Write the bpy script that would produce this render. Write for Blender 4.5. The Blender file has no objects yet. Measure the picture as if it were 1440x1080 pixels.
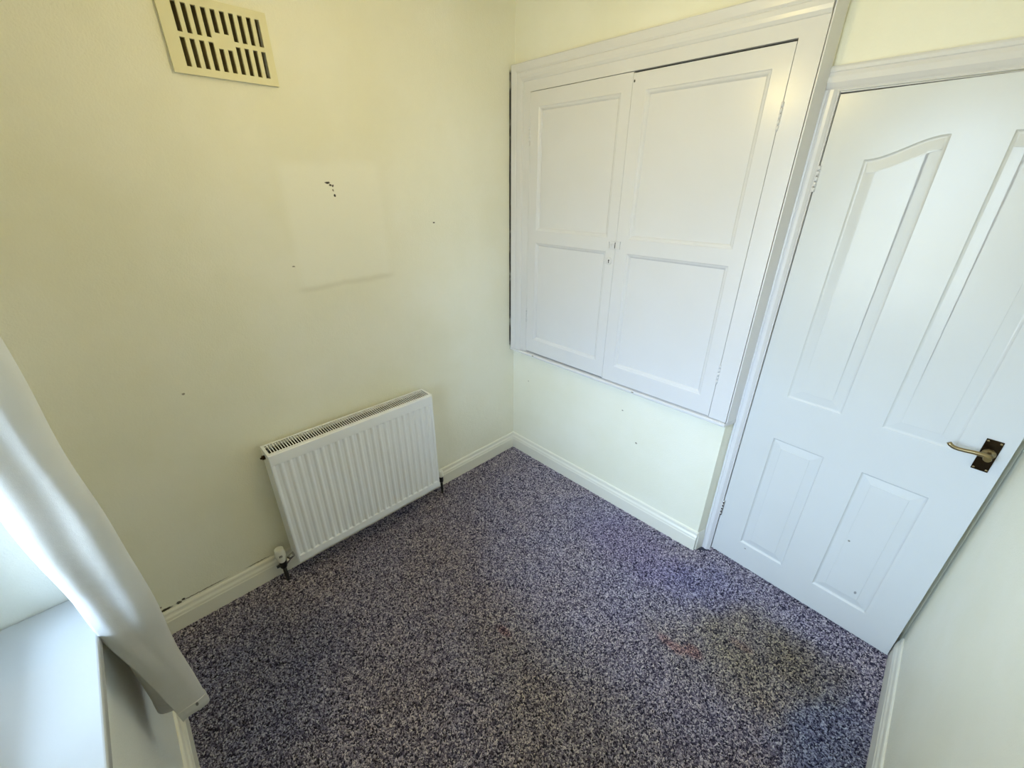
import bpy, bmesh, math, random
from mathutils import Vector, Matrix
from mathutils.geometry import tessellate_polygon
random.seed(7)
S = bpy.context.scene
COL = S.collection
PI = math.pi

# ------------------------------------------------------------------ camera
cam_d = bpy.data.cameras.new('camera')
cam = bpy.data.objects.new('camera', cam_d)
COL.objects.link(cam)
cam_d.sensor_fit = 'HORIZONTAL'
cam_d.sensor_width = 36.0
cam_d.lens = 581.97 / 1440 * 36.0
cam_d.clip_start = 0.02
yaw, pitch, roll = math.radians(135.5531), math.radians(-25.4413), math.radians(0.2039)
fwd = Vector((math.cos(yaw) * math.cos(pitch), math.sin(yaw) * math.cos(pitch), math.sin(pitch)))
rgt = Vector((math.sin(yaw), -math.cos(yaw), 0))
upv = rgt.cross(fwd)
r2 = rgt * math.cos(roll) + upv * math.sin(roll)
u2 = upv * math.cos(roll) - rgt * math.sin(roll)
M = Matrix((r2, u2, -fwd)).transposed().to_4x4()
M.translation = Vector((1.8301, -1.8086, 1.7139))
cam.matrix_world = M
S.camera = cam

# ------------------------------------------------------------------ light and exposure
SKY_STRENGTH = 48.0
SKY_COL = (0.53, 0.735, 1.0, 1)
LAMP_STRENGTH = 84.0
LAMP_COL = (1.0, 0.78, 0.30, 1)
S.view_settings.view_transform = 'Standard'
S.view_settings.look = 'None'
S.view_settings.gamma = 1.0
S.view_settings.use_curve_mapping = False
S.view_settings.exposure = 0.30
S.cycles.max_bounces = 24          # pale room: let the light bounce on
S.cycles.diffuse_bounces = 18

world = bpy.data.worlds.new('sky')
S.world = world
world.use_nodes = True
wn, wl = world.node_tree.nodes, world.node_tree.links
wn.clear()
wo = wn.new('ShaderNodeOutputWorld')
wb = wn.new('ShaderNodeBackground')
tc = wn.new('ShaderNodeTexCoord')
sx = wn.new('ShaderNodeSeparateXYZ')
rp = wn.new('ShaderNodeValToRGB')
# overcast sky: about three times brighter overhead than at the horizon, dull ground below
for ps, k in ((0.515, 0.31), (0.75, 0.68)):
    rp.color_ramp.elements.new(ps).color = tuple(c * k for c in SKY_COL[:3]) + (1,)
rp.color_ramp.elements[0].position = 0.485
rp.color_ramp.elements[0].color = (0.13, 0.145, 0.14, 1)
rp.color_ramp.elements[-1].position = 1.0
rp.color_ramp.elements[-1].color = SKY_COL
mr = wn.new('ShaderNodeMapRange')
mr.inputs['From Min'].default_value = -1
mr.inputs['From Max'].default_value = 1
wl.new(tc.outputs['Generated'], sx.inputs[0])
wl.new(sx.outputs['Z'], mr.inputs['Value'])
wl.new(mr.outputs[0], rp.inputs[0])
wl.new(rp.outputs[0], wb.inputs['Color'])
wb.inputs['Strength'].default_value = SKY_STRENGTH
wl.new(wb.outputs[0], wo.inputs['Surface'])

# daylight portal at the window opening (guides sky sampling only, adds no light)
pd = bpy.data.lights.new('window_portal', 'AREA')
pd.shape = 'RECTANGLE'
pd.size, pd.size_y = .95, 1.36
pd.cycles.is_portal = True
po = bpy.data.objects.new('window_portal', pd)
po.location = (1.135, -2.40, 1.525)
po.rotation_euler = (math.radians(90), 0, 0)
COL.objects.link(po)
# portal emits along its local -Z; rotate so that it faces +Y (into the room)
po.rotation_euler = (math.radians(90), 0, math.radians(0))
po.rotation_euler = Vector((0, 1, 0)).to_track_quat('-Z', 'Z').to_euler()

# ------------------------------------------------------------------ node helpers
def new_mat(name):
    m = bpy.data.materials.new(name)
    m.use_nodes = True
    nt = m.node_tree
    b = nt.nodes['Principled BSDF']
    return m, nt, b

def N(nt, t, **kw):
    n = nt.nodes.new(t)
    for k, v in kw.items():
        setattr(n, k, v)
    return n

def sock(nt, s, v):
    if hasattr(v, 'is_output') or isinstance(v, bpy.types.NodeSocket):
        nt.links.new(v, s)
    else:
        s.default_value = v

def math_(nt, op, a, b=0.0, clamp=False):
    n = N(nt, 'ShaderNodeMath', operation=op, use_clamp=clamp)
    sock(nt, n.inputs[0], a)
    sock(nt, n.inputs[1], b)
    return n.outputs[0]

def vmath(nt, op, a, b=(0, 0, 0)):
    n = N(nt, 'ShaderNodeVectorMath', operation=op)
    sock(nt, n.inputs[0], a)
    sock(nt, n.inputs[1], b)
    return n.outputs['Value'] if op in ('LENGTH', 'DISTANCE') else n.outputs[0]

def mixc(nt, f, a, b, blend='MIX'):
    n = N(nt, 'ShaderNodeMix', data_type='RGBA', blend_type=blend)
    sock(nt, n.inputs[0], f)
    sock(nt, n.inputs[6], a)
    sock(nt, n.inputs[7], b)
    return n.outputs[2]

def noise(nt, vec, scale, detail=2.0, rough=0.5):
    n = N(nt, 'ShaderNodeTexNoise')
    nt.links.new(vec, n.inputs['Vector'])
    n.inputs['Scale'].default_value = scale
    n.inputs['Detail'].default_value = detail
    n.inputs['Roughness'].default_value = rough
    return n.outputs['Fac']

def smooth(nt, v, lo, hi, a=0.0, b=1.0):
    n = N(nt, 'ShaderNodeMapRange', interpolation_type='SMOOTHSTEP')
    sock(nt, n.inputs['Value'], v)
    for k, x in (('From Min', lo), ('From Max', hi), ('To Min', a), ('To Max', b)):
        n.inputs[k].default_value = x
    return n.outputs[0]

def spot(nt, pos, c, r, soft=0.35):
    """1 inside an ellipsoid of centre c and radii r (world metres), 0 outside"""
    d = vmath(nt, 'SUBTRACT', pos, c)
    d = vmath(nt, 'DIVIDE', d, r)
    l = vmath(nt, 'LENGTH', d)
    return smooth(nt, l, 1 - soft, 1 + soft, 1, 0)

def geo_pos(nt):
    return N(nt, 'ShaderNodeNewGeometry').outputs['Position']

def bump(nt, b, h, strength, dist, prev=None):
    n = N(nt, 'ShaderNodeBump')
    n.inputs['Strength'].default_value = strength
    n.inputs['Distance'].default_value = dist
    nt.links.new(h, n.inputs['Height'])
    nt.links.new(n.outputs[0], b.inputs['Normal'])

def simple(name, col, rough=0.5, metal=0.0, bump_s=0.0, scale=80, spec=0.5, coat=0.0):
    m, nt, b = new_mat(name)
    b.inputs['Roughness'].default_value = rough
    b.inputs['Metallic'].default_value = metal
    b.inputs['Specular IOR Level'].default_value = spec
    b.inputs['Coat Weight'].default_value = coat
    p = geo_pos(nt)
    f = noise(nt, p, 6, 3)
    dark = tuple(c * 0.94 for c in col) + (1,)
    nt.links.new(mixc(nt, f, tuple(col) + (1,), dark), b.inputs['Base Color'])
    if bump_s:
        bump(nt, b, noise(nt, p, scale, 3), bump_s, 0.002)
    return m

WALL = (0.88, 0.865, 0.745)
def wall_paint(name, marks=(), patch=False, gap=False, base=WALL):
    m, nt, b = new_mat(name)
    b.inputs['Roughness'].default_value = 0.48
    b.inputs['Specular IOR Level'].default_value = 0.35
    p = geo_pos(nt)
    f = noise(nt, p, 2.2, 4, 0.55)
    c = mixc(nt, smooth(nt, f, 0.3, 0.7), tuple(base) + (1,), (base[0] * 0.955, base[1] * 0.95, base[2] * 0.90, 1))
    if patch:      # cleaner rectangle where a picture used to hang
        sep = N(nt, 'ShaderNodeSeparateXYZ')
        nt.links.new(p, sep.inputs[0])
        wob = math_(nt, 'MULTIPLY', math_(nt, 'SUBTRACT', noise(nt, p, 9, 2), 0.5), 0.02)
        yy = math_(nt, 'ADD', sep.outputs['Y'], wob)
        zz = math_(nt, 'ADD', math_(nt, 'ADD', sep.outputs['Z'], wob), math_(nt, 'MULTIPLY', sep.outputs['Y'], -0.03))
        dy = math_(nt, 'ABSOLUTE', math_(nt, 'ADD', yy, 1.025))
        dz = math_(nt, 'ABSOLUTE', math_(nt, 'SUBTRACT', zz, 1.60))
        ins = math_(nt, 'MULTIPLY', smooth(nt, dy, 0.175, 0.225, 1, 0), smooth(nt, dz, 0.205, 0.255, 1, 0))
        c = mixc(nt, math_(nt, 'MULTIPLY', ins, 0.75), c, (0.90, 0.89, 0.775, 1))
        # dark strip painted into the wall colour for the gap beside the cupboard frame
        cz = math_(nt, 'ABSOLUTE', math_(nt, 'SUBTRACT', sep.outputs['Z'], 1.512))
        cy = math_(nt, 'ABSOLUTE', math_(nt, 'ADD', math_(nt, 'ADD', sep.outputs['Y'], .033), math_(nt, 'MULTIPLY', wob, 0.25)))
        dark_strip = math_(nt, 'MULTIPLY', smooth(nt, cy, 0.006, 0.009, 1, 0), smooth(nt, cz, 0.715, 0.738, 1, 0))
        dark_strip = math_(nt, 'MULTIPLY', dark_strip, smooth(nt, noise(nt, p, 14, 2), 0.28, 0.5, 0.55, 0.95))
        c = mixc(nt, dark_strip, c, (0.03, 0.028, 0.025, 1))
        dl = math_(nt, 'ABSOLUTE', math_(nt, 'SUBTRACT', zz, 1.362))
        line = math_(nt, 'MULTIPLY', smooth(nt, dl, 0.0, 0.018, 1, 0), smooth(nt, dy, 0.18, 0.24, 1, 0))
        c = mixc(nt, math_(nt, 'MULTIPLY', line, 0.17), c, (0.42, 0.38, 0.25, 1))
    wp = N(nt, 'ShaderNodeVectorMath', operation='SCALE')
    nz = N(nt, 'ShaderNodeTexNoise')
    nz.inputs['Scale'].default_value = 90
    nt.links.new(p, nz.inputs['Vector'])
    ctr = vmath(nt, 'SUBTRACT', nz.outputs['Color'], (0.5, 0.5, 0.5))
    nt.links.new(ctr, wp.inputs[0])
    wp.inputs['Scale'].default_value = 0.008
    pw = vmath(nt, 'ADD', p, wp.outputs[0])
    for cc, rr, col in marks:
        c = mixc(nt, spot(nt, pw, cc, rr), c, tuple(col) + (1,))
    nt.links.new(c, b.inputs['Base Color'])
    h = math_(nt, 'ADD', noise(nt, p, 170, 3, 0.55), math_(nt, 'MULTIPLY', noise(nt, p, 45, 2), 0.8))
    bump(nt, b, h, 0.34, 0.003)
    return m

BLK = (0.03, 0.025, 0.02)
GRY = (0.28, 0.25, 0.18)
marksA = [((0, -1.05, 1.728), (.02, .010, .004), BLK), ((0, -1.040, 1.719), (.02, .006, .004), BLK),
          ((0, -1.030, 1.716), (.02, .003, .005), BLK), ((0, -1.032, 1.700), (.02, .003, .004), GRY),
          ((0, -1.029, 1.681), (.02, .004, .004), BLK), ((0, -.557, 1.555), (.02, .006, .003), BLK),
          ((0, -1.244, 1.423), (.02, .005, .003), GRY), ((0, -1.721, 1.017), (.02, .005, .004), GRY),
         
          ((0, -2.030, .119), (.02, .022, .006), BLK), ((0, -1.985, .121), (.02, .009, .006), BLK),
          ((0, -1.968, .126), (.02, .006, .005), BLK), ((0, -2.043, .141), (.02, .006, .004), GRY),
          ((0, -1.90, .121), (.02, .09, .003), GRY), ((0, -1.68, .119), (.02, .05, .003), GRY)]
marksB = [((.95, 0, .46), (.006, .03, .004), GRY), ((.845, 0, .62), (.004, .03, .003), GRY),
          ((.14, 0, .56), (.003, .03, .003), GRY)]
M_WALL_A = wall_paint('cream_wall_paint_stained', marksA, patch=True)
M_WALL_B = wall_paint('cream_wall_paint_back', marksB)
M_WALL = wall_paint('cream_wall_paint')
M_REVEAL = wall_paint('pale_reveal_paint', base=(0.78, 0.79, 0.745))
M_CEIL = simple('ceiling_white', (0.82, 0.81, 0.76), 0.8, bump_s=0.2)

def gloss(name, col, rough=0.3, b_s=0.10, scale=60, marks=()):
    m, nt, b = new_mat(name)
    b.inputs['Roughness'].default_value = rough
    p = geo_pos(nt)
    f = noise(nt, p, 5, 4)
    c = mixc(nt, f, tuple(col) + (1,), (col[0] * .95, col[1] * .945, col[2] * .92, 1))
    for cc, rr, k in marks:
        c = mixc(nt, spot(nt, p, cc, rr), c, tuple(k) + (1,))
    nt.links.new(c, b.inputs['Base Color'])
    bump(nt, b, noise(nt, p, scale, 3), b_s, 0.0015)
    return m

M_GLOSS = gloss('white_gloss_paint', (0.745, 0.735, 0.75), 0.26,
                marks=[((.716, -.025, 2.104), (.0035, .02, .005), BLK), ((.205, -.036, .764), (.008, .02, .003), GRY), ((.905, -.036, .764), (.008, .02, .003), GRY)])
M_DOOR = gloss('white_door_paint', (0.69, 0.70, 0.70), 0.26, 0.12, 110,
               marks=[((1.90, .02, .43), (.004, .05, .004), (.25, .24, .2)), ((1.985, .02, .21), (.004, .05, .007), (.3, .3, .3)),
                      ((1.57, .05, .115), (.004, .05, .003), (.3, .3, .3))])
M_SKIRT = gloss('cream_skirting_gloss', (0.83, 0.81, 0.72), 0.33, 0.16, 40)
M_RAD = simple('radiator_white_enamel', (0.90, 0.915, 0.93), 0.28)
M_FIN = simple('fin_shade_black', (0.035, 0.035, 0.037), 0.6, 0.0)  # near-black colour paints in the shade inside the white radiator
M_BLACK = simple('black_plastic', (0.012, 0.012, 0.014), 0.4)
M_DARK = simple('dark_void', (0.02, 0.018, 0.014), 0.9)
M_DUCT = simple('brown_vent_mesh', (0.16, 0.125, 0.055), 0.85, bump_s=0.6, scale=300)
M_VALVE = simple('cream_plastic', (0.80, 0.79, 0.72), 0.4)
M_CHROME = simple('worn_chrome', (0.62, 0.60, 0.58), 0.25, 1.0)
M_BRASS = simple('aged_brass', (0.36, 0.275, 0.14), 0.30, 1.0)
M_PLATE = simple('dark_tarnished_brass', (0.055, 0.038, 0.024), 0.24, 1.0)
M_VENT = simple('cream_painted_vent', (0.80, 0.755, 0.50), 0.45, bump_s=0.1)
M_SILL = gloss('white_sill_gloss', (0.46, 0.47, 0.465), 0.25, 0.05, 30)
M_UPVC = simple('white_upvc', (0.86, 0.87, 0.88), 0.3)

def glass_mat():
    m, nt, b = new_mat('window_glass')
    out = nt.nodes['Material Output']
    tr = N(nt, 'ShaderNodeBsdfTransparent')
    gl = N(nt, 'ShaderNodeBsdfGlossy')
    gl.inputs['Roughness'].default_value = 0.0
    fr = N(nt, 'ShaderNodeFresnel')
    mx = N(nt, 'ShaderNodeMixShader')
    nt.links.new(fr.outputs[0], mx.inputs[0])
    nt.links.new(tr.outputs[0], mx.inputs[1])
    nt.links.new(gl.outputs[0], mx.inputs[2])
    nt.links.new(mx.outputs[0], out.inputs['Surface'])
    return m
M_GLASS = glass_mat()

def cloth_mat():
    m, nt, b = new_mat('white_curtain_cloth')
    out = nt.nodes['Material Output']
    b.inputs['Base Color'].default_value = (0.86, 0.85, 0.80, 1)
    b.inputs['Roughness'].default_value = 0.75
    b.inputs['Sheen Weight'].default_value = 0.15
    p = geo_pos(nt)
    c = mixc(nt, smooth(nt, noise(nt, p, 7, 3), .35, .7), (0.60, 0.59, 0.57, 1), (0.56, 0.55, 0.52, 1))
    c = mixc(nt, spot(nt, p, (.778, -1.968, .447), (.03, .003, .007), .3), c, (0.05, .04, .03, 1))
    nt.links.new(c, b.inputs['Base Color'])
    h = math_(nt, 'ADD', noise(nt, p, 26, 4), math_(nt, 'MULTIPLY', noise(nt, p, 900, 1), 0.15))
    bump(nt, b, h, 0.35, 0.006)
    tl = N(nt, 'ShaderNodeBsdfTranslucent')
    tl.inputs['Color'].default_value = (0.80, 0.76, 0.64, 1)
    mx = N(nt, 'ShaderNodeMixShader')
    mx.inputs[0].default_value = 0.20
    nt.links.new(b.outputs[0], mx.inputs[1])
    nt.links.new(tl.outputs[0], mx.inputs[2])
    nt.links.new(mx.outputs[0], out.inputs['Surface'])
    return m
M_CLOTH = cloth_mat()

def carpet_mat():
    m, nt, b = new_mat('heather_blue_carpet')
    b.inputs['Roughness'].default_value = 0.95
    b.inputs['Specular IOR Level'].default_value = 0.1
    p = geo_pos(nt)
    at = N(nt, 'ShaderNodeAttribute', attribute_type='INSTANCER', attribute_name='tone')
    tone = at.outputs['Fac']
    rp = N(nt, 'ShaderNodeValToRGB')
    cr = rp.color_ramp
    cr.interpolation = 'LINEAR'
    cr.elements[0].position = 0.0
    cr.elements[0].color = (0.018, 0.017, 0.032, 1)
    cr.elements[1].position = 1.0
    cr.elements[1].color = (0.70, 0.65, 0.70, 1)
    for ps, cc in ((0.25, (0.068, 0.060, 0.104, 1)), (0.5, (0.22, 0.196, 0.275, 1)), (0.78, (0.42, 0.382, 0.475, 1))):
        e = cr.elements.new(ps)
        e.color = cc
    nt.links.new(tone, rp.inputs[0])
    c = rp.outputs[0]
    nz = N(nt, 'ShaderNodeTexNoise')
    nz.inputs['Scale'].default_value = 7
    nz.inputs['Detail'].default_value = 4
    nt.links.new(p, nz.inputs['Vector'])
    wv = N(nt, 'ShaderNodeVectorMath', operation='SCALE')
    nt.links.new(vmath(nt, 'SUBTRACT', nz.outputs['Color'], (.5, .5, .5)), wv.inputs[0])
    wv.inputs['Scale'].default_value = 0.22
    pw = vmath(nt, 'ADD', p, wv.outputs[0])
    # faded, soiled and tinted areas of the carpet
    traffic = smooth(nt, noise(nt, p, 2.6, 3), 0.40, 0.66)
    c = mixc(nt, math_(nt, 'MULTIPLY', traffic, 0.35), c, mixc(nt, 1.0, c, (1.15, 1.05, 0.82, 1), 'MULTIPLY'))
    def stain_tint(cx, cy, rx, ry, col, k, soft=0.5):
        nonlocal c
        f = spot(nt, pw, (cx, cy, 0), (rx, ry, 9), soft)
        c = mixc(nt, math_(nt, 'MULTIPLY', f, k), c, mixc(nt, 1.0, c, col, 'MULTIPLY'))
    stain_tint(1.78, -.32, .19, .19, (0.84, 0.80, 0.58, 1), 0.9, .6)
    stain_tint(1.66, -.50, .24, .14, (0.95, 0.92, 0.72, 1), 0.8, .6)
    stain_tint(1.93, -.25, .13, .12, (0.80, 0.76, 0.58, 1), 0.8, .6)
    stain_tint(1.30, -1.05, .35, .22, (1.02, 1.02, 0.90, 1), 0.7)
    stain_tint(2.05, -.5, .12, .22, (0.62, 0.78, 1.0, 1), 0.8)
    stain_tint(1.50, -.17, .16, .14, (0.70, 0.76, 1.02, 1), 0.6)
    stain_tint(1.15, -.25, .26, .16, (0.74, 0.71, 0.98, 1), 0.6)
    stain_tint(.5, -1.85, .3, .3, (0.60, 0.70, 0.9, 1), 0.7)  # darker, bluer area near the window wall
    def rust(cx, cy, rx, ry, k):
        nonlocal c
        wv2 = vmath(nt, 'ADD', p, vmath(nt, 'MULTIPLY', wv.outputs[0], (.2, .2, 0)))
        f = spot(nt, wv2, (cx, cy, 0), (rx, ry, 9), 0.5)
        c = mixc(nt, math_(nt, 'MULTIPLY', f, k), c, mixc(nt, 1.0, c, (1.0, 0.60, 0.56, 1), 'MULTIPLY'))
    rust(1.595, -.535, .035, .028, 0.7)
    rust(1.54, -.565, .035, .022, 0.6)
    rust(1.485, -.565, .03, .018, 0.5)
    rust(.99, -1.03, .035, .018, 0.6)
    rust(1.72, -.36, .045, .02, 0.35)
    nt.links.new(c, b.inputs['Base Color'])
    return m
M_CARPET = carpet_mat()
M_BACKING = simple('dark_carpet_backing', (0.05, 0.048, 0.075), 0.95)

def bulb_mat():
    m, nt, b = new_mat('lit_lamp_bulb')
    b.inputs['Base Color'].default_value = (1, 1, 1, 1)
    b.inputs['Emission Color'].default_value = LAMP_COL
    b.inputs['Emission Strength'].default_value = LAMP_STRENGTH
    return m
M_BULB = bulb_mat()

# ------------------------------------------------------------------ mesh helpers
class MB:
    def __init__(self):
        self.v, self.f, self.sm = [], [], []
    def add(self, vs, fs, smooth=False):
        o = len(self.v)
        self.v += [tuple(x) for x in vs]
        self.f += [tuple(i + o for i in q) for q in fs]
        self.sm += [smooth] * len(fs)
        return self
    def box(self, x0, x1, y0, y1, z0, z1):
        vs = [(x0, y0, z0), (x1, y0, z0), (x1, y1, z0), (x0, y1, z0), (x0, y0, z1), (x1, y0, z1), (x1, y1, z1), (x0, y1, z1)]
        return self.add(vs, [(0, 3, 2, 1), (4, 5, 6, 7), (0, 1, 5, 4), (1, 2, 6, 5), (2, 3, 7, 6), (3, 0, 4, 7)])
    def prism(self, poly, fn, a, b, smooth=False):
        """closed 2D polygon swept between a and b; fn(u, v, t) -> xyz"""
        n = len(poly)
        vs = [fn(u, v, a) for u, v in poly] + [fn(u, v, b) for u, v in poly]
        fs = [(i, (i + 1) % n, n + (i + 1) % n, n + i) for i in range(n)]
        self.add(vs, fs, smooth)
        tri = tessellate_polygon([[Vector((u, v, 0)) for u, v in poly]])
        self.add(vs[:n], [t[::-1] for t in tri])
        self.add(vs[n:], tri)
        return self
    def tube(self, path, rad, n=12, caps=True, flat=1.0):
        path = [Vector(p) for p in path]
        rs = rad if isinstance(rad, (list, tuple)) else [rad] * len(path)
        ref = Vector((0, 0, 1))
        vs = []
        for i, p in enumerate(path):
            t = (path[min(i + 1, len(path) - 1)] - path[max(i - 1, 0)]).normalized()
            r = ref if abs(t.dot(ref)) < 0.95 else Vector((1, 0, 0))
            a = t.cross(r).normalized()
            b = a.cross(t)
            for k in range(n):
                w = 2 * PI * k / n
                vs.append(p + a * math.cos(w) * rs[i] * flat + b * math.sin(w) * rs[i])
        fs = []
        for i in range(len(path) - 1):
            for k in range(n):
                fs.append((i * n + k, i * n + (k + 1) % n, (i + 1) * n + (k + 1) % n, (i + 1) * n + k))
        self.add(vs, fs, True)
        if caps:
            self.add(vs[:n], [tuple(range(n - 1, -1, -1))])
            self.add(vs[-n:], [tuple(range(n))])
        return self
    def lathe(self, prof, c, axis='Z', n=20):
        """prof: (radius, height) pairs along axis from c"""
        vs, fs = [], []
        for r, h in prof:
            for k in range(n):
                w = 2 * PI * k / n
                a, b = r * math.cos(w), r * math.sin(w)
                q = {'Z': (a, b, h), 'Y': (a, h, b), 'X': (h, a, b)}[axis]
                vs.append((c[0] + q[0], c[1] + q[1], c[2] + q[2]))
        for i in range(len(prof) - 1):
            for k in range(n):
                fs.append((i * n + k, i * n + (k + 1) % n, (i + 1) * n + (k + 1) % n, (i + 1) * n + k))
        self.add(vs, fs, True)
        self.add(vs[:n], [tuple(range(n - 1, -1, -1))])
        self.add(vs[-n:], [tuple(range(n))])
        return self
    def build(self, name, mat, parent=None, bevel=0.0, seg=2):
        me = bpy.data.meshes.new(name)
        me.from_pydata(self.v, [], self.f)
        bm = bmesh.new()
        bm.from_mesh(me)
        for f, s in zip(bm.faces, self.sm):
            f.smooth = s
        bmesh.ops.remove_doubles(bm, verts=bm.verts, dist=1e-6)
        bmesh.ops.recalc_face_normals(bm, faces=bm.faces)
        bm.to_mesh(me)
        bm.free()
        me.materials.append(mat)
        o = bpy.data.objects.new(name, me)
        COL.objects.link(o)
        if parent:
            o.parent = parent
        if bevel:
            md = o.modifiers.new('edge', 'BEVEL')
            md.width, md.segments, md.limit_method = bevel, seg, 'ANGLE'
            md.angle_limit = math.radians(40)
        return o

def tag(o, label, cat, group=None, kind=None):
    o['label'], o['category'] = label, cat
    if group:
        o['group'] = group
    if kind:
        o['kind'] = kind
    return o

def empty(name, loc=(0, 0, 0), rz=0.0):
    o = bpy.data.objects.new(name, None)
    o.empty_display_size = 0.05
    o.location, o.rotation_euler = loc, (0, 0, rz)
    COL.objects.link(o)
    return o

def inset(poly, d):
    """inward offset of a counter-clockwise polygon"""
    n, out = len(poly), []
    for i in range(n):
        p0, p1, p2 = (Vector(poly[i - 1]), Vector(poly[i]), Vector(poly[(i + 1) % n]))
        e1, e2 = (p1 - p0).normalized(), (p2 - p1).normalized()
        n1, n2 = Vector((-e1.y, e1.x)), Vector((-e2.y, e2.x))
        q = p1 + (n1 + n2) * (d / (1 + n1.dot(n2)))
        out.append((q.x, q.y))
    return out

def rect(u0, u1, z0, z1):
    return [(u0, z0), (u1, z0), (u1, z1), (u0, z1)]

def plate(mb, outer, holes, fn, w0, w1, hole_depth=None):
    """slab from depth w1 (back) to w0 (front, visible) with through holes"""
    loops = [outer] + holes
    flat = [p for l in loops for p in l]
    tri = tessellate_polygon([[Vector((u, v, 0)) for u, v in l] for l in loops])
    mb.add([fn(u, v, w0) for u, v in flat], tri)
    mb.add([fn(u, v, w1) for u, v in flat], [t[::-1] for t in tri])
    for l in loops:
        n = len(l)
        mb.add([fn(u, v, w0) for u, v in l] + [fn(u, v, w1) for u, v in l],
               [(i, (i + 1) % n, n + (i + 1) % n, n + i) for i in range(n)])
    return mb

def relief(mb, poly, prof, fn, w_back):
    """moulded panel filling poly: prof is (inset, depth) pairs from the rim inwards"""
    n = len(poly)
    rings = [inset(poly, d) if d else list(poly) for d, w in prof]
    for k in range(len(prof) - 1):
        a = [fn(u, v, prof[k][1]) for u, v in rings[k]]
        b = [fn(u, v, prof[k + 1][1]) for u, v in rings[k + 1]]
        mb.add(a + b, [(i, (i + 1) % n, n + (i + 1) % n, n + i) for i in range(n)])
    tri = tessellate_polygon([[Vector((u, v, 0)) for u, v in rings[-1]]])
    mb.add([fn(u, v, prof[-1][1]) for u, v in rings[-1]], tri)
    tri = tessellate_polygon([[Vector((u, v, 0)) for u, v in poly]])
    mb.add([fn(u, v, w_back) for u, v in poly], [t[::-1] for t in tri])
    mb.add([fn(u, v, prof[0][1]) for u, v in poly] + [fn(u, v, w_back) for u, v in poly],
           [(i, (i + 1) % n, n + (i + 1) % n, n + i) for i in range(n)])
    return mb

# ------------------------------------------------------------------ room shell
XC, YD, YB, H = 2.171, -2.075, 0.066, 2.54     # right wall, window wall, door wall, ceiling
BX, BX2 = 1.36, 1.379                           # boxed-in corner, its splayed return
o = MB().box(-.12, XC + .12, YD - .40, .42, -.12, -.012).build('floor', M_BACKING)
tag(o, 'dark floor under the blue carpet', 'floor', kind='structure')
o = MB().box(-.12, XC + .12, YD - .40, .42, H, H + .1).build('ceiling', M_CEIL)
tag(o, 'plain white ceiling above the cream walls', 'ceiling', kind='structure')

# left wall, with the duct hole behind the vent left open
VY0, VY1, VZ0, VZ1 = -1.464, -1.167, 2.026, 2.227
mb = MB()
plate(mb, rect(YD - .40, .42, -.012, H), [rect(VY0 + .028, VY1 - .02, VZ0 + .014, VZ1 - .012)], lambda u, v, w: (w, u, v), 0.0, -.12)
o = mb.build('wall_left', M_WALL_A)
tag(o, 'cream wall with the vent, scuff marks and white radiator', 'wall', kind='structure')

# back wall: boxed-in front around the cupboard, door wall behind it
mb = MB()
mb.prism([(0, 0), (BX, 0), (BX2, YB), (BX2, .42), (0, .42)], lambda u, v, t: (u, v, t), -.012, .752)
mb.prism([(0, 0), (BX, 0), (BX2, YB), (BX2, .42), (0, .42)], lambda u, v, t: (u, v, t), 2.235, H)
mb.box(0, BX2, .32, .42, .752, 2.235)
mb.prism([(1.335, .002), (BX, .002), (BX2, YB), (BX2, .32), (1.335, .32)], lambda u, v, t: (u, v, t), .752, 2.235)
mb.box(0, .035, .075, .32, .752, 2.235)
mb.box(BX2, 1.4200, YB, .42, -.012, H)
mb.box(2.160, XC, YB, .42, -.012, H)
mb.box(1.4200, 2.160, YB, .42, 1.993, H)
mb.box(1.4200, 2.160, .30, .42, -.012, 1.993)
o = mb.build('wall_back', M_WALL_B)
tag(o, 'cream end wall below and above the white cupboard, around the door', 'wall', kind='structure')
o = MB().box(XC, XC + .12, YD - .40, .42, -.012, H).build('wall_right', M_WALL)
tag(o, 'pale cream side wall beside the open edge of the door', 'wall', kind='structure')
# window wall
WX0, WX1, WZ0, WZ1, WY = .65, 1.62, .83, 2.22, -2.22
mb = MB()
plate(mb, rect(0, XC, -.012, H), [rect(WX0, WX1, WZ0, WZ1)], lambda u, v, w: (u, w, v), YD, YD - .40)
o = mb.build('wall_front', M_REVEAL)
tag(o, 'pale window wall under and beside the white sill', 'wall', kind='structure')

# skirting boards
SK = [(0, 0), (.019, 0), (.019, .074), (.0165, .079), (.0165, .083), (.015, .089), (.0105, .096), (.009, .103), (.0095, .109), (.007, .115), (.003, .118), (0, .118)]
def skirting(name, label, runs):
    mb = MB()
    for fn, a, b in runs:
        mb.prism(SK, fn, a, b)
    o = mb.build(name, M_SKIRT)
    tag(o, label, 'skirting board', kind='structure')
    return o
skirting('baseboard_left', 'cream painted skirting board running behind the radiator', [(lambda u, v, t: (u, t, v - .008), YD, 0)])
skirting('baseboard_back', 'white skirting board under the cupboard wall',
         [(lambda u, v, t: (t, -u, v - .008), 0, BX + .004), (lambda u, v, t: (BX + .004 + u * .35 + (t) * .28, t, v - .008), 0, .046)])
skirting('baseboard_right', 'pale skirting board on the right wall beside the door', [(lambda u, v, t: (XC - u * .8, t, v - .008), YD, .03)])
skirting('baseboard_front', 'skirting board on the window wall under the curtain hem', [(lambda u, v, t: (t, YD + u, v - .008), 0, XC)])

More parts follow.
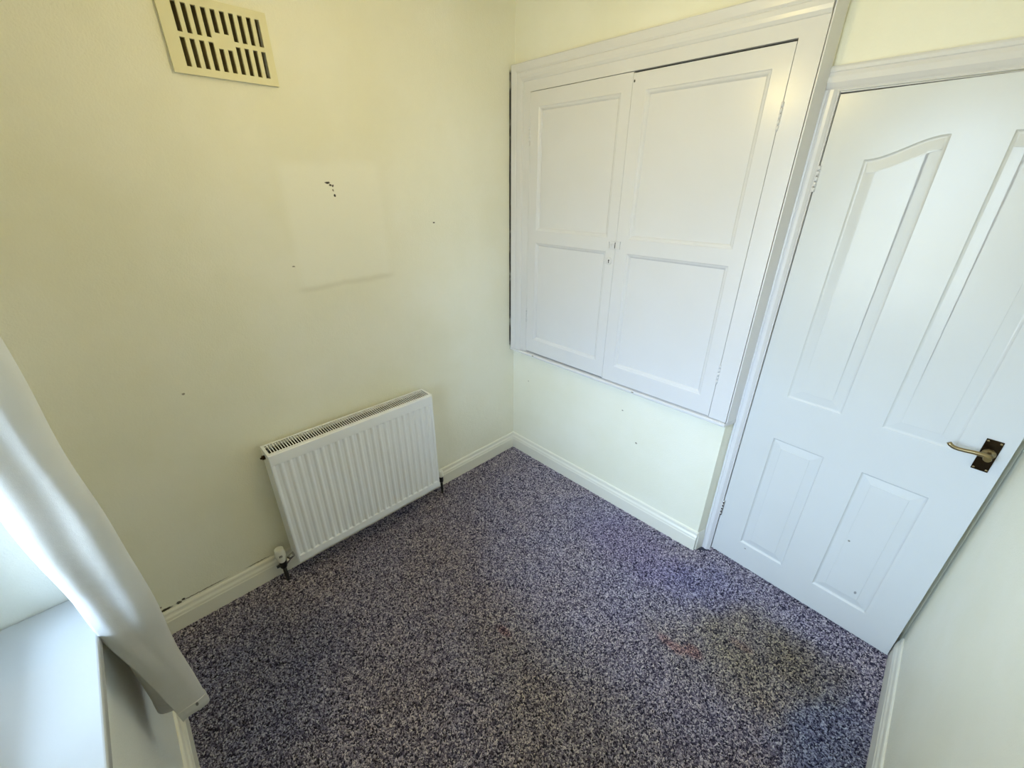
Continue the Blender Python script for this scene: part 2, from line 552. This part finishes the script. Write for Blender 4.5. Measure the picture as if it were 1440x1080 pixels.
# window, sill, glass
win = empty('window_1', (0, 0, 0))
tag(win, 'white framed window above the white sill', 'window', kind='structure')
mb = MB()
plate(mb, rect(WX0, WX1, WZ0 + .02, WZ1), [rect(WX0 + .06, 1.11, WZ0 + .08, WZ1 - .06), rect(1.17, WX1 - .06, WZ0 + .08, WZ1 - .06)],
      lambda u, v, w: (u, w, v), WY, WY - .06)
mb.build('window_frame', M_UPVC, win, .004)
for a, b in ((WX0 + .06, 1.11), (1.17, WX1 - .06)):
    MB().box(a, b, WY - .034, WY - .030, WZ0 + .08, WZ1 - .06).build('pane', M_GLASS, win)
MB().tube([(1.14, WY + .002, 1.40), (1.14, WY + .03, 1.40), (1.14, WY + .032, 1.30)], .008, 8).build('handle', M_UPVC, win)
MB().box(WX0 + .002, WX1 - .002, WY + .001, -2.040, .828, .852).build('window_sill', M_SILL, win, .005, 3)

# ------------------------------------------------------------------ carpet pile (uncountable: one object)
me = bpy.data.meshes.new('carpet_pile')
pts = [(.012, YD + .012), (XC - .012, YD + .012), (XC - .012, .02), (2.15, .10), (1.425, .10), (1.425, .04), (BX, -.012), (.012, -.012)]
me.from_pydata([(px, py, -.008) for px, py in pts], [], [tuple(range(len(pts)))])
cp = bpy.data.objects.new('carpet_pile', me)
COL.objects.link(cp)
me.materials.append(M_BACKING)
tag(cp, 'dark blue and grey flecked carpet with brown stains by the door', 'carpet', kind='stuff')
ng = bpy.data.node_groups.new('carpet_tufts', 'GeometryNodeTree')
ng.interface.new_socket('Geometry', in_out='INPUT', socket_type='NodeSocketGeometry')
ng.interface.new_socket('Geometry', in_out='OUTPUT', socket_type='NodeSocketGeometry')
gi, go = ng.nodes.new('NodeGroupInput'), ng.nodes.new('NodeGroupOutput')
dp = ng.nodes.new('GeometryNodeDistributePointsOnFaces')
dp.inputs['Density'].default_value = 75000
ico = ng.nodes.new('GeometryNodeMeshIcoSphere')
ico.inputs['Radius'].default_value = 1.0
ico.inputs['Subdivisions'].default_value = 1
sm_ = ng.nodes.new('GeometryNodeSetMaterial')
sm_.inputs['Material'].default_value = M_CARPET
iop = ng.nodes.new('GeometryNodeInstanceOnPoints')
rr = ng.nodes.new('FunctionNodeRandomValue')
rr.data_type = 'FLOAT_VECTOR'
rr.inputs[0].default_value = (-.5, -.5, 0)
rr.inputs[1].default_value = (.5, .5, 6.2832)
rs = ng.nodes.new('FunctionNodeRandomValue')
rs.data_type = 'FLOAT_VECTOR'
rs.inputs[0].default_value = (.0042, .0018, .0034)
rs.inputs[1].default_value = (.0070, .0031, .0072)
rs.inputs['Seed'].default_value = 5
rt = ng.nodes.new('FunctionNodeRandomValue')
rt.data_type = 'FLOAT'
rt.inputs['Seed'].default_value = 11
st = ng.nodes.new('GeometryNodeStoreNamedAttribute')
st.data_type, st.domain = 'FLOAT', 'INSTANCE'
st.inputs['Name'].default_value = 'tone'
jg = ng.nodes.new('GeometryNodeJoinGeometry')
L = ng.links.new
L(gi.outputs[0], dp.inputs['Mesh'])
L(dp.outputs['Points'], iop.inputs['Points'])
L(ico.outputs['Mesh'], sm_.inputs['Geometry'])
L(sm_.outputs['Geometry'], iop.inputs['Instance'])
L(rr.outputs[0], iop.inputs['Rotation'])
L(rs.outputs[0], iop.inputs['Scale'])
L(iop.outputs['Instances'], st.inputs['Geometry'])
L(rt.outputs[1], st.inputs['Value'])
L(st.outputs['Geometry'], jg.inputs[0])
L(gi.outputs[0], jg.inputs[0])
L(jg.outputs[0], go.inputs[0])
md = cp.modifiers.new('pile', 'NODES')
md.node_group = ng

# ------------------------------------------------------------------ built-in cupboard
FY = -.024                                      # front face of the frame
CXL, CXM, CXR, CZ0, CZ1 = .134, .708, 1.287, .776, 2.139
cup = empty('cupboard', (0, 0, 0))
tag(cup, 'white painted built-in cupboard with two panelled doors and a latch', 'cupboard')
fnF = lambda u, v, w: (u, w, v)
mb = MB()
plate(mb, rect(.011, BX + .002, .772, 2.2615), [rect(CXL, CXR, .7721 + .001, CZ1)], fnF, FY, .0)
mb.build('frame', M_GLOSS, cup, .0012)
# architrave: moulded board along the top and down the left side
MP = [(0, 0), (0, .012), (.004, .015), (.030, .011), (.037, .007), (.041, .010), (.055, .010), (.066, .008), (.076, .003), (.078, 0)]   # (inset from outer edge, proud of frame)
mb = MB()
X0_, ZT_ = .009, 2.262
sta = [[(X0_ + u, FY - v, .772) for u, v in MP], [(X0_ + u, FY - v, ZT_ - u) for u, v in MP], [(BX + .002, FY - v, ZT_ - u) for u, v in MP]]
n_ = len(MP)
mb.add(sta[0] + sta[1] + sta[2], [(k * n_ + i, k * n_ + (i + 1) % n_, (k + 1) * n_ + (i + 1) % n_, (k + 1) * n_ + i) for k in range(2) for i in range(n_)]
       + [tuple(range(n_)), tuple(range(2 * n_, 3 * n_))])
mb.build('moulding', M_GLOSS, cup)
mb = MB()
mb.prism([(0, 0), (.030, 0), (.036, .004), (.036, .014), (.030, .0185), (0, .0185)], lambda u, v, t: (t, -u, .7525 + v), .001, BX + .004)
mb.prism([(0, 0), (.006, 0), (.006, .0185), (0, .0185)], lambda u, v, t: (BX + .0045 + u + (t + .0) * .28, t, .7525 + v), -.03, .044)
mb.build('ledge', M_GLOSS, cup, .001)
mb = MB()      # white board covering the splayed return
mb.prism([(BX + .0035, FY + .003), (BX + .0085, FY + .003), (BX2 + .0032, .048), (BX2 - .002, .048)], lambda u, v, t: (u, v, t), .7715, H - .001)
mb.build('return_board', M_GLOSS, cup, .001)
mb = MB()
mb.box(.04, 1.33, .30, .315, .76, 2.22)
mb.box(.04, 1.33, .03, .30, .7525, .762)
mb.box(.04, 1.33, .03, .30, 2.215, 2.23)
mb.build('carcass', M_DARK, cup)

def cupboard_door(x0, x1, z0, z1, pu0, pu1, proud, drop):
    d = MB()
    up, lo = rect(pu0, pu1, 1.4985, 2.071 - drop), rect(pu0, pu1, .866, 1.4335)
    plate(d, rect(x0, x1, z0, z1), [up, lo], lambda u, v, w: (u, FY - proud - w, v), 0, -.024)
    dr = d.build('door', M_GLOSS, cup, .0012)
    for hole in (up, lo):
        p = MB()
        relief(p, hole, [(0, -.0005), (.003, -.003), (.006, -.0035), (.011, -.0065), (.0145, -.0105), (.016, -.0125)],
               lambda u, v, w: (u, FY - proud - w, v), -.020)
        p.build('panel', M_GLOSS, dr)
    return dr
dL = cupboard_door(CXL + .001, CXM - .001, CZ0 + .006, CZ1 - .0022, .193, .656, 0.0, 0)
dR = cupboard_door(CXM + .001, CXR - .0009, CZ0 + .0015, CZ1 - .0075, .772, 1.230, 0.0015, .003)
def hinge(parent, x, zc, ln, mat, y=FY):
    h = MB()
    k = 5
    for i in range(k):
        a = zc - ln / 2 + ln * i / k
        h.tube([(x, y - .001, a + .001), (x, y - .001, a + ln / k - .001)], .0042, 10)
    return h.build('hinge', mat, parent)
hinge(dL, CXL, 1.95, .085, M_GLOSS)
hinge(dL, CXL, 1.01, .085, M_GLOSS)
hinge(dR, CXR, 1.93, .085, M_GLOSS)
hinge(dR, CXR, .985, .088, M_GLOSS)
# little cupboard catch with its keeper, and the keyhole below
lt = MB()
lt.box(.668, .7055, FY - .0065, FY, 1.448, 1.484)
lb = lt.build('latch', M_GLOSS, dL, .001)
t = MB()
t.box(.675, .6785, FY - .013, FY - .006, 1.451, 1.481)
t.tube([(.690, FY - .006, 1.466), (.690, FY - .015, 1.466)], .005, 10)
t.box(.681, .700, FY - .010, FY - .0065, 1.459, 1.473)
# bolt pieces join the latch mesh so it stays one sub-part
me2 = lb.data
bm = bmesh.new()
bm.from_mesh(me2)
tmp = bpy.data.meshes.new('tmp')
tmp.from_pydata(t.v, [], t.f)
bm.from_mesh(tmp)
bm.to_mesh(me2)
bm.free()
bpy.data.meshes.remove(tmp)
kp = MB()
kp.box(.7105, .734, FY - .008, FY - .0017, 1.450, 1.485)
kp.build('keeper', M_GLOSS, dR, .001)
t = MB()
t.box(.7055, .7104, FY - .0060, FY - .0025, 1.453, 1.479)
t.build('latch_gap', M_BLACK, dL)
es = MB()
es.lathe([(.0, 0), (.017, 0), (.018, -.0012), (.015, -.0025), (.008, -.0022)], (.679, FY - .0001, 1.392), 'Y', 18)
es.build('escutcheon', M_GLOSS, dL)
t = MB()
t.lathe([(.0035, 0), (.0035, -.001)], (.679, FY - .0024, 1.395), 'Y', 10)
t.box(.6772, .6808, FY - .0034, FY - .0024, 1.382, 1.394)
t.build('keyhole', M_BLACK, dL)

# ------------------------------------------------------------------ door frame (architrave and lining)
OX0, OX1, OZ = 1.4200, 2.160, 1.9915
AC = [(0, 0), (0, .014), (.004, .017), (.0095, .017), (.011, .014), (.018, .0175), (.028, .018), (.0355, .012), (.039, .008), (.041, .010), (.0425, .009), (.0425, 0)]
mb = MB()
AH = [(u * 1.62, v * 1.15) for u, v in AC]
mb.prism(AH, lambda u, v, t: (t, YB - .0005 - v, 2.0636 - u), BX2 + .001, XC - .001)
mb.prism(AC, lambda u, v, t: (BX2 - .001 + u, YB - .0005 - v, t), -.012, 2.0)
o = mb.build('trim_1', M_GLOSS)
tag(o, 'white moulded architrave around the panelled door', 'architrave', kind='structure')
mb = MB()
mb.box(OX0 - .020 + .0201, OX0 + .0012, YB - .001, .29, -.012, OZ)
mb.box(OX0, OX1, YB - .001, .29, OZ - .0005, OZ + .0015)
mb.box(OX0 + .0012, OX0 + .013, .11, .29, -.012, OZ)
mb.box(OX0 + .0012, OX1, .11, .29, OZ - .013, OZ - .0005)
mb.box(OX1 - .0012, OX1, YB - .001, .29, -.012, OZ)
o = mb.build('trim_2', M_GLOSS)
tag(o, 'white door lining with stop behind the panelled door', 'door frame', kind='structure')

# ------------------------------------------------------------------ main door, slightly ajar
DW, DZ0, DZ1, DT = .7292, .007, 1.9865, .036
door = empty('door_1', (1.4237, .0644, 0), -0.0752)
tag(door, 'white moulded four panel door standing slightly ajar', 'door', kind='structure')
fnD = lambda u, v, w: (u, -w, v)
def arch(u0, u1, z0, za, zb, flip):
    pts = [(u0, z0), (u1, z0)]
    top = []
    for i in range(17):
        q = i / 16
        e = min(1, max(0, (q - .02) / .96))
        e = e * e * (3 - 2 * e)
        z = za + (zb - za) * e
        top.append((u0 + (u1 - u0) * q, z) if not flip else (u1 - (u1 - u0) * q, z))
    if not flip:
        top = top[::-1]
    return pts + top
holes = [arch(.118, .303, .940, 1.797, 1.855, False), arch(.427, .612, .940, 1.797, 1.855, True),
         rect(.118, .303, .139, .742), rect(.427, .616, .139, .742)]
mb = MB()
plate(mb, rect(.0, DW, DZ0, DZ1), holes, fnD, 0, -DT)
leaf = mb.build('door_leaf', M_DOOR, door, .0015)
PR = [(0, 0), (.0025, -.0026), (.0055, -.0044), (.0085, -.0048), (.011, -.0045), (.037, -.0018), (.0385, -.0018), (.0395, -.0006)]
for ih, hpoly in enumerate(holes):
    p = MB()
    relief(p, hpoly, [(d, w * (1.0 if ih < 2 else 1.55)) for d, w in PR], fnD, -DT + .004)
    p.build('door_panel', M_DOOR, door)
def dhinge(zc, ln, mat):
    h = MB()
    k = 5
    for i in range(k):
        a = zc - ln / 2 + ln * i / k
        h.tube([(-.0005, -.003, a + .0012), (-.0005, -.003, a + ln / k - .0012)], .0052, 10)
    h.box(.001, .006, -.0012, .0, zc - ln / 2, zc + ln / 2)
    return h.build('hinge', mat, door)
dhinge(1.743, .084, M_GLOSS)
hb = dhinge(.275, .092, M_CHROME)
hb['label'] = 'worn metal lower hinge'
# lever handle
hd = MB()
hd.prism([(.664, .9025), (.7025, .9025), (.7025, 1.0138), (.664, 1.0138)], lambda u, v, t: (u, t, v), -.0002, -.004)
hp = hd.build('door_handle', M_PLATE, door, .0015)
hp['label'] = 'dark tarnished brass lever handle on its backplate'
lv = MB()
lv.lathe([(.0165, -.004), (.0165, -.0065), (.0125, -.010), (.0095, -.016), (.0085, -.030), (.0095, -.038), (.0100, -.047), (.0085, -.052)], (.684, 0, .9655), 'Y', 20)
lv.tube([(.690, -.044, .971), (.675, -.0455, .9745), (.655, -.0465, .9735), (.634, -.0465, .9705), (.618, -.0465, .9690), (.606, -.046, .9705), (.598, -.045, .975), (.5935, -.044, .9805)],
        [.0085, .0078, .0066, .0060, .0060, .0062, .0066, .0062], 14)
lvo = lv.build('lever', M_BRASS, hp)
for sx_, sz_ in ((.669, .9095), (.6975, .9095), (.669, 1.0068), (.6975, 1.0068)):
    sc = MB()
    sc.lathe([(.0001, -.0052), (.0028, -.0052), (.0034, -.0040)], (sx_, 0, sz_), 'Y', 12)
    sc.build('screw', M_BRASS, hp)

# ------------------------------------------------------------------ radiator
RY0, RY1, RZ0, RZ1, RXF, RXB = -1.5435, -.7395, .111, .716, .136, .036
rad = empty('radiator', (.08, -1.14, 0))
tag(rad, 'white ribbed panel radiator on the cream wall below the vent', 'radiator')
def lp(mb):                                     # world -> child space
    mb.v = [(a - .08, b + 1.14, c) for a, b, c in mb.v]
    return mb
def rad_panel(xf, sgn, name):
    G0, PITCH, NG = -1.5195 + 0.0, .0343, 23
    ys = [RY0 + .004]
    for g in range(NG):
        c = G0 + PITCH * g
        ys += [c - .0150, c - .0105, c - .0065, c + .0065, c + .0105, c + .0150]
    ys += [RY1 - .004]
    def gy(y):
        k = (y - G0) / PITCH
        d = abs(k - round(k)) * PITCH
        if round(k) < 0 or round(k) >= NG:
            return 0
        return 0 if d > .0130 else (1 if d < .0070 else (.5))
    zs = [RZ0 + .004, .148, .150, .152, .154, .156, .30, .45, .60, .660, .662, .664, .666, .668, RZ1 - .004]
    def ez(z):
        if z <= .150 or z >= .666:
            return 0
        if z < .156:
            return (z - .150) / .006
        if z > .660:
            return (.666 - z) / .006
        return 1
    mb = MB()
    vs = [(xf - sgn * .0058 * gy(y) * ez(z), y, z) for z in zs for y in ys]
    n = len(ys)
    fs = [(j * n + i, j * n + i + 1, (j + 1) * n + i + 1, (j + 1) * n + i) for j in range(len(zs) - 1) for i in range(n - 1)]
    mb.add(vs, fs)
    # rolled rim
    rim = [(RY0 + .004, RZ0 + .004), (RY1 - .004, RZ0 + .004), (RY1 - .004, RZ1 - .004), (RY0 + .004, RZ1 - .004)]
    out1 = [(RY0 + .0015, RZ0), (RY1 - .0015, RZ0), (RY1 - .0015, RZ1 - .001), (RY0 + .0015, RZ1 - .001)]
    ring = [(xf, *p) for p in rim] + [(xf - sgn * .003, *p) for p in out1] + [(xf - sgn * .012, *p) for p in out1]
    mb.add(ring, [(i, (i + 1) % 4, 4 + (i + 1) % 4, 4 + i) for i in range(4)] + [(4 + i, 4 + (i + 1) % 4, 8 + (i + 1) % 4, 8 + i) for i in range(4)])
    mb.add(ring[8:], [(0, 1, 2, 3)])
    return lp(mb).build(name, M_RAD, rad)
rad_panel(RXF, 1, 'front_panel')
mb = MB()
mb.box(RXB, RXB + .012, RY0 + .004, RY1 - .004, RZ0, RZ1 - .006)
lp(mb).build('rear_panel', M_RAD, rad, .002)
for y0, y1 in ((RY0, RY0 + .0012), (RY1 - .0012, RY1)):
    mb = MB()
    mb.box(RXB - .001, RXF - .0045, y0, y1, RZ0 + .006, RZ1 + .002)
    lp(mb).build('side_panel', M_RAD, rad)
# top grille: frame and fine slats over the fins
gr = MB()
plate(gr, rect(RXB - .001, RXF - .005, RY0, RY1), [rect(RXB + .010, RXF - .0165, RY0 + .012, RY1 - .012)], lambda u, v, w: (u, v, w), RZ1 + .003, RZ1 - .003)
grl = lp(gr).build('top_grille', M_RAD, rad, .001)
sl = MB()
for i in range(1, 72):
    y = RY0 + .012 + (RY1 - RY0 - .024) * i / 72
    sl.box(RXB + .0102, RXF - .0167, y - .0018, y + .0018, RZ1 - .0005, RZ1 + .0022)
s_o = lp(sl).build('grille_slats', M_RAD, grl)
s_o['kind'] = 'stuff'
cf = MB()
for i in range(72):                             # sheet-steel fins, one under each gap of the grille
    y = RY0 + .012 + (RY1 - RY0 - .024) * (i + .5) / 72
    cf.box(RXB + .0125, RXF - .0105, y - .0034, y + .0034, RZ0 + .05, RZ1 - .012)
fo = lp(cf).build('convector_fins', M_FIN, rad)
fo['kind'] = 'stuff'
for y in (-1.40, -.88):
    mb = MB()
    mb.box(0, RXB, y - .015, y + .015, RZ0 + .06, RZ1 - .06)
    lp(mb).build('wall_bracket', M_RAD, rad)
# air vent plug, left end
mb = MB()
mb.tube([(.082, RY0, .688), (.082, RY0 - .012, .688)], .0095, 6)
mb.tube([(.082, RY0 - .012, .688), (.082, RY0 - .018, .688)], .0045, 8)
lp(mb).build('air_vent', M_PLATE, rad)
# thermostatic valve, left: white head on a dark body, pipe into the floor
vx, vy = .075, -1.598
mb = MB()
mb.lathe([(.013, .082), (.016, .090), (.0165, .104), (.014, .116), (.0125, .124)], (vx, vy, 0), 'Z', 16)
mb.tube([(vx, vy, -.01), (vx, vy, .085)], .0085, 12)
mb.tube([(vx, vy - .002, .101), (vx, vy - .028, .101)], [.009, .007], 10)
body = lp(mb).build('valve_body', M_BLACK, rad)
mb = MB()
mb.tube([(vx, vy + .012, .101), (vx, vy + .030, .118)], [.0105, .0115], 10)
mb.tube([(vx, vy + .030, .118), (vx, RY0 + .002, .130)], [.011, .012], 10)
lp(mb).build('union_nut', M_CHROME, body)
mb = MB()
mb.lathe([(.0145, .121), (.0175, .126), (.0195, .140), (.0215, .150), (.0215, .176), (.0195, .184), (.019, .196), (.014, .199)], (vx, vy, 0), 'Z', 24)
hdv = lp(mb).build('valve_head', M_VALVE, rad)
hdv['label'] = 'white thermostatic valve head'
mb = MB()
for q in (-.0045, 0, .0045):
    w = math.atan2(-.35, .94)
    mb.box(vx + .0205, vx + .0222, vy + q - .0035 - .0014, vy + q - .0035 + .0014, .161, .173)
lp(mb).build('setting_mark', M_BLACK, hdv)
# lockshield valve, right
vx, vy = .072, -.688
mb = MB()
mb.tube([(vx, vy, -.01), (vx, vy, .085)], .0075, 12)
mb.lathe([(.010, .075), (.0125, .084), (.0125, .110), (.009, .118)], (vx, vy, 0), 'Z', 14)
lbd = lp(mb).build('valve_body', M_BLACK, rad)
mb = MB()
mb.tube([(vx, vy - .008, .100), (vx, RY1 - .003, .122)], .010, 10)
lp(mb).build('union_nut', M_CHROME, lbd)
mb = MB()
mb.lathe([(.0115, .116), (.0145, .120), (.0145, .148), (.012, .158), (.007, .161)], (vx, vy, 0), 'Z', 18)
lp(mb).build('valve_cap', M_VALVE, rad)

# ------------------------------------------------------------------ wall vent
vent = empty('air_vent_grille', (0, 0, 0))
tag(vent, 'cream slotted vent cover high on the left wall', 'vent')
hs = []
for i in range(10):
    y = -1.4205 + .0248 * i
    a, b = (2.132, 2.2045), (2.0465, 2.119)
    if i in (4, 5):
        a, b = (2.1465, 2.2045), (2.0465, 2.1065)
    hs.append(rect(y - .0063, y + .0063, *a))
    hs.append(rect(y - .0063, y + .0063, *b))
mb = MB()
plate(mb, rect(VY0, VY1, VZ0, VZ1), hs, lambda u, v, w: (w - .004 * (v - VZ0) / (VZ1 - VZ0), u, v), .015, .005)
mb.build('vent_plate', M_VENT, vent, .0012)
mb = MB()
mb.box(-.030, -.024, VY0 + .0282, VY1 - .0202, VZ0 + .0142, VZ1 - .0122)
mb.build('fly_mesh', M_DUCT, vent)

# ------------------------------------------------------------------ curtain on its pole
crt = empty('curtain', (0, 0, 0))
tag(crt, 'long white curtain gathered beside the window, hem above the skirting', 'curtain')
HEM, TOP = .418, 2.23
# plan of the gathered cloth: (x, y) for the leading fold, (x, fraction of the fold depth) for the folds behind it
CT = [(.818, -2.047, 0), (.828, -2.022, 0), (.819, -1.996, 0), (.817, -1.970, 0), (.788, -1.948, 0), (.745, -1.960, 0), (.715, .10, 1), (.680, .05, 1),
      (.650, .95, 1), (.615, 1.0, 1), (.590, .1, 1), (.560, .0, 1), (.530, .9, 1), (.500, .95, 1), (.475, .1, 1), (.445, .0, 1), (.41, .8, 1), (.37, .8, 1)]
def cr(p0, p1, p2, p3, t):
    return 0.5 * ((2 * p1) + (-p0 + p2) * t + (2 * p0 - 5 * p1 + 4 * p2 - p3) * t * t + (-p0 + 3 * p1 - 3 * p2 + p3) * t ** 3)
def section():
    P = [Vector((c[0], c[1], 0) if not c[2] else (c[0], -2.048 + c[1] * (.238 - .150 * (1.83 - c[0])), 0)) for c in CT]
    P = [P[0] * 2 - P[1]] + P + [P[-1] * 2 - P[-2]]
    out = []
    for i in range(len(CT) - 1):
        for k in range(6):
            out.append((cr(*P[i:i + 4], k / 6), i + k / 6))
    out.append((P[-2], len(CT) - 1.0))
    return out
SEC = section()
def sstep(a, b, x):
    x = min(1, max(0, (x - a) / (b - a)))
    return x * x * (3 - 2 * x)
def curtain_pt(p, idx, z):
    x, y = p.x, p.y
    low = 1 - sstep(.42, .95, z)
    lead = 1 - sstep(3.5, 6.0, idx)
    if idx <= 4.5:
        k = idx / 4
        tx = .781 - .016 * k + .006 * math.sin(k * PI)
        ty = -2.006 + .057 * k
        g = low * (1 - sstep(4.0, 4.5, idx))
        x, y = x + (tx - x) * g, y + (ty - y) * g
    x = x - .026 * low * lead * sstep(4.0, 4.5, idx)
    y = y - (1 - lead) * (1 - low) * .008 * sstep(.8, 1.6, z) * (1.83 - x)
    up = max(0, z - .95)
    x = x + .105 * up / .6 * lead
    w = .003 * math.sin(z * 9 + idx * 1.3) + .0015 * math.sin(z * 21 + idx * .7)
    return Vector((x + w * .5, y + w, z))
zs = [HEM + (TOP - HEM) * i / 60 for i in range(61)]
mb = MB()
vs = []
for j, z in enumerate(zs):
    for p, idx in SEC:
        q = curtain_pt(p, idx, z)
        if j == 0:                              # slightly uneven hem
            q.z += .008 * math.sin(idx * .9 + .4)
        vs.append(q)
n = len(SEC)
mb.add(vs, [(j * n + i, j * n + i + 1, (j + 1) * n + i + 1, (j + 1) * n + i) for j in range(60) for i in range(n - 1)], True)
cl = mb.build('curtain_cloth', M_CLOTH, crt)
so = cl.modifiers.new('thick', 'SOLIDIFY')
so.thickness = .0016
mb = MB()                                       # turned and stitched bottom hem
vs = []
for k, zz in enumerate((HEM, HEM + .018, HEM + .034, HEM + .036)):
    for p, idx in SEC:
        q = curtain_pt(p, idx, zz)
        q.z += (.008 * math.sin(idx * .9 + .4)) * (1 if k == 0 else .8)
        vs.append(q)
mb.add(vs, [(j * n + i, j * n + i + 1, (j + 1) * n + i + 1, (j + 1) * n + i) for j in range(3) for i in range(n - 1)], True)
hm = mb.build('hem', M_CLOTH, crt)
so = hm.modifiers.new('thick', 'SOLIDIFY')
so.thickness = .005
so.offset = 0
mb = MB()
mb.tube([(.06, -1.99, 2.255), (1.90, -1.99, 2.255)], .0125, 14)
pole = mb.build('curtain_pole', M_UPVC)
tag(pole, 'white pole holding the curtain above the window', 'curtain pole')
for xb in (.10, 1.85):
    mb = MB()
    mb.tube([(xb, YD + .001, 2.255), (xb, -1.99, 2.255)], .008, 10)
    mb.lathe([(.025, .001), (.025, .008), (.012, .012)], (xb, YD, 2.255), 'Y', 16)
    mb.build('bracket', M_UPVC, pole)
for i in range(7):
    mb = MB()
    idx = 1 + i * 2.4
    p = SEC[min(len(SEC) - 1, int(idx * 6))][0]
    q = curtain_pt(p, idx, TOP)
    cx = q.x
    ring = [(cx, -1.99 + .021 * math.cos(w * PI / 10), 2.255 + .021 * math.sin(w * PI / 10)) for w in range(21)]
    mb.tube(ring, .0025, 6, False)
    mb.build('ring', M_UPVC, crt)

# ------------------------------------------------------------------ ceiling pendant that lights the room (its reflection shows on the gloss paint)
LX, LY, LZ = .95, -1.08, 2.16
pen = empty('pendant_lamp', (LX, LY, H))
tag(pen, 'bare lit bulb hanging on a short white cord from the ceiling', 'lamp')
mb = MB()
mb.lathe([(.045, 0), (.045, -.012), (.02, -.025), (.008, -.030)], (0, 0, 0), 'Z', 20)
mb.build('ceiling_rose', M_UPVC, pen)
mb = MB()
mb.tube([(0, 0, -.028), (0, 0, LZ - H + .085)], .0035, 8)
mb.build('cord', M_UPVC, pen)
mb = MB()
mb.lathe([(.010, .10), (.018, .09), (.02, .05), (.016, .042)], (0, 0, LZ - H), 'Z', 16)
mb.build('bulb_holder', M_UPVC, pen)
mb = MB()
prof = [(.013, .048)] + [(.046 * math.sin(a), -.010 + .046 * math.cos(a)) for a in [i * PI / 12 for i in range(2, 12)]] + [(.002, -.0559)]
mb.lathe(prof, (0, 0, LZ - H), 'Z', 24)
mb.build('bulb', M_BULB, pen)
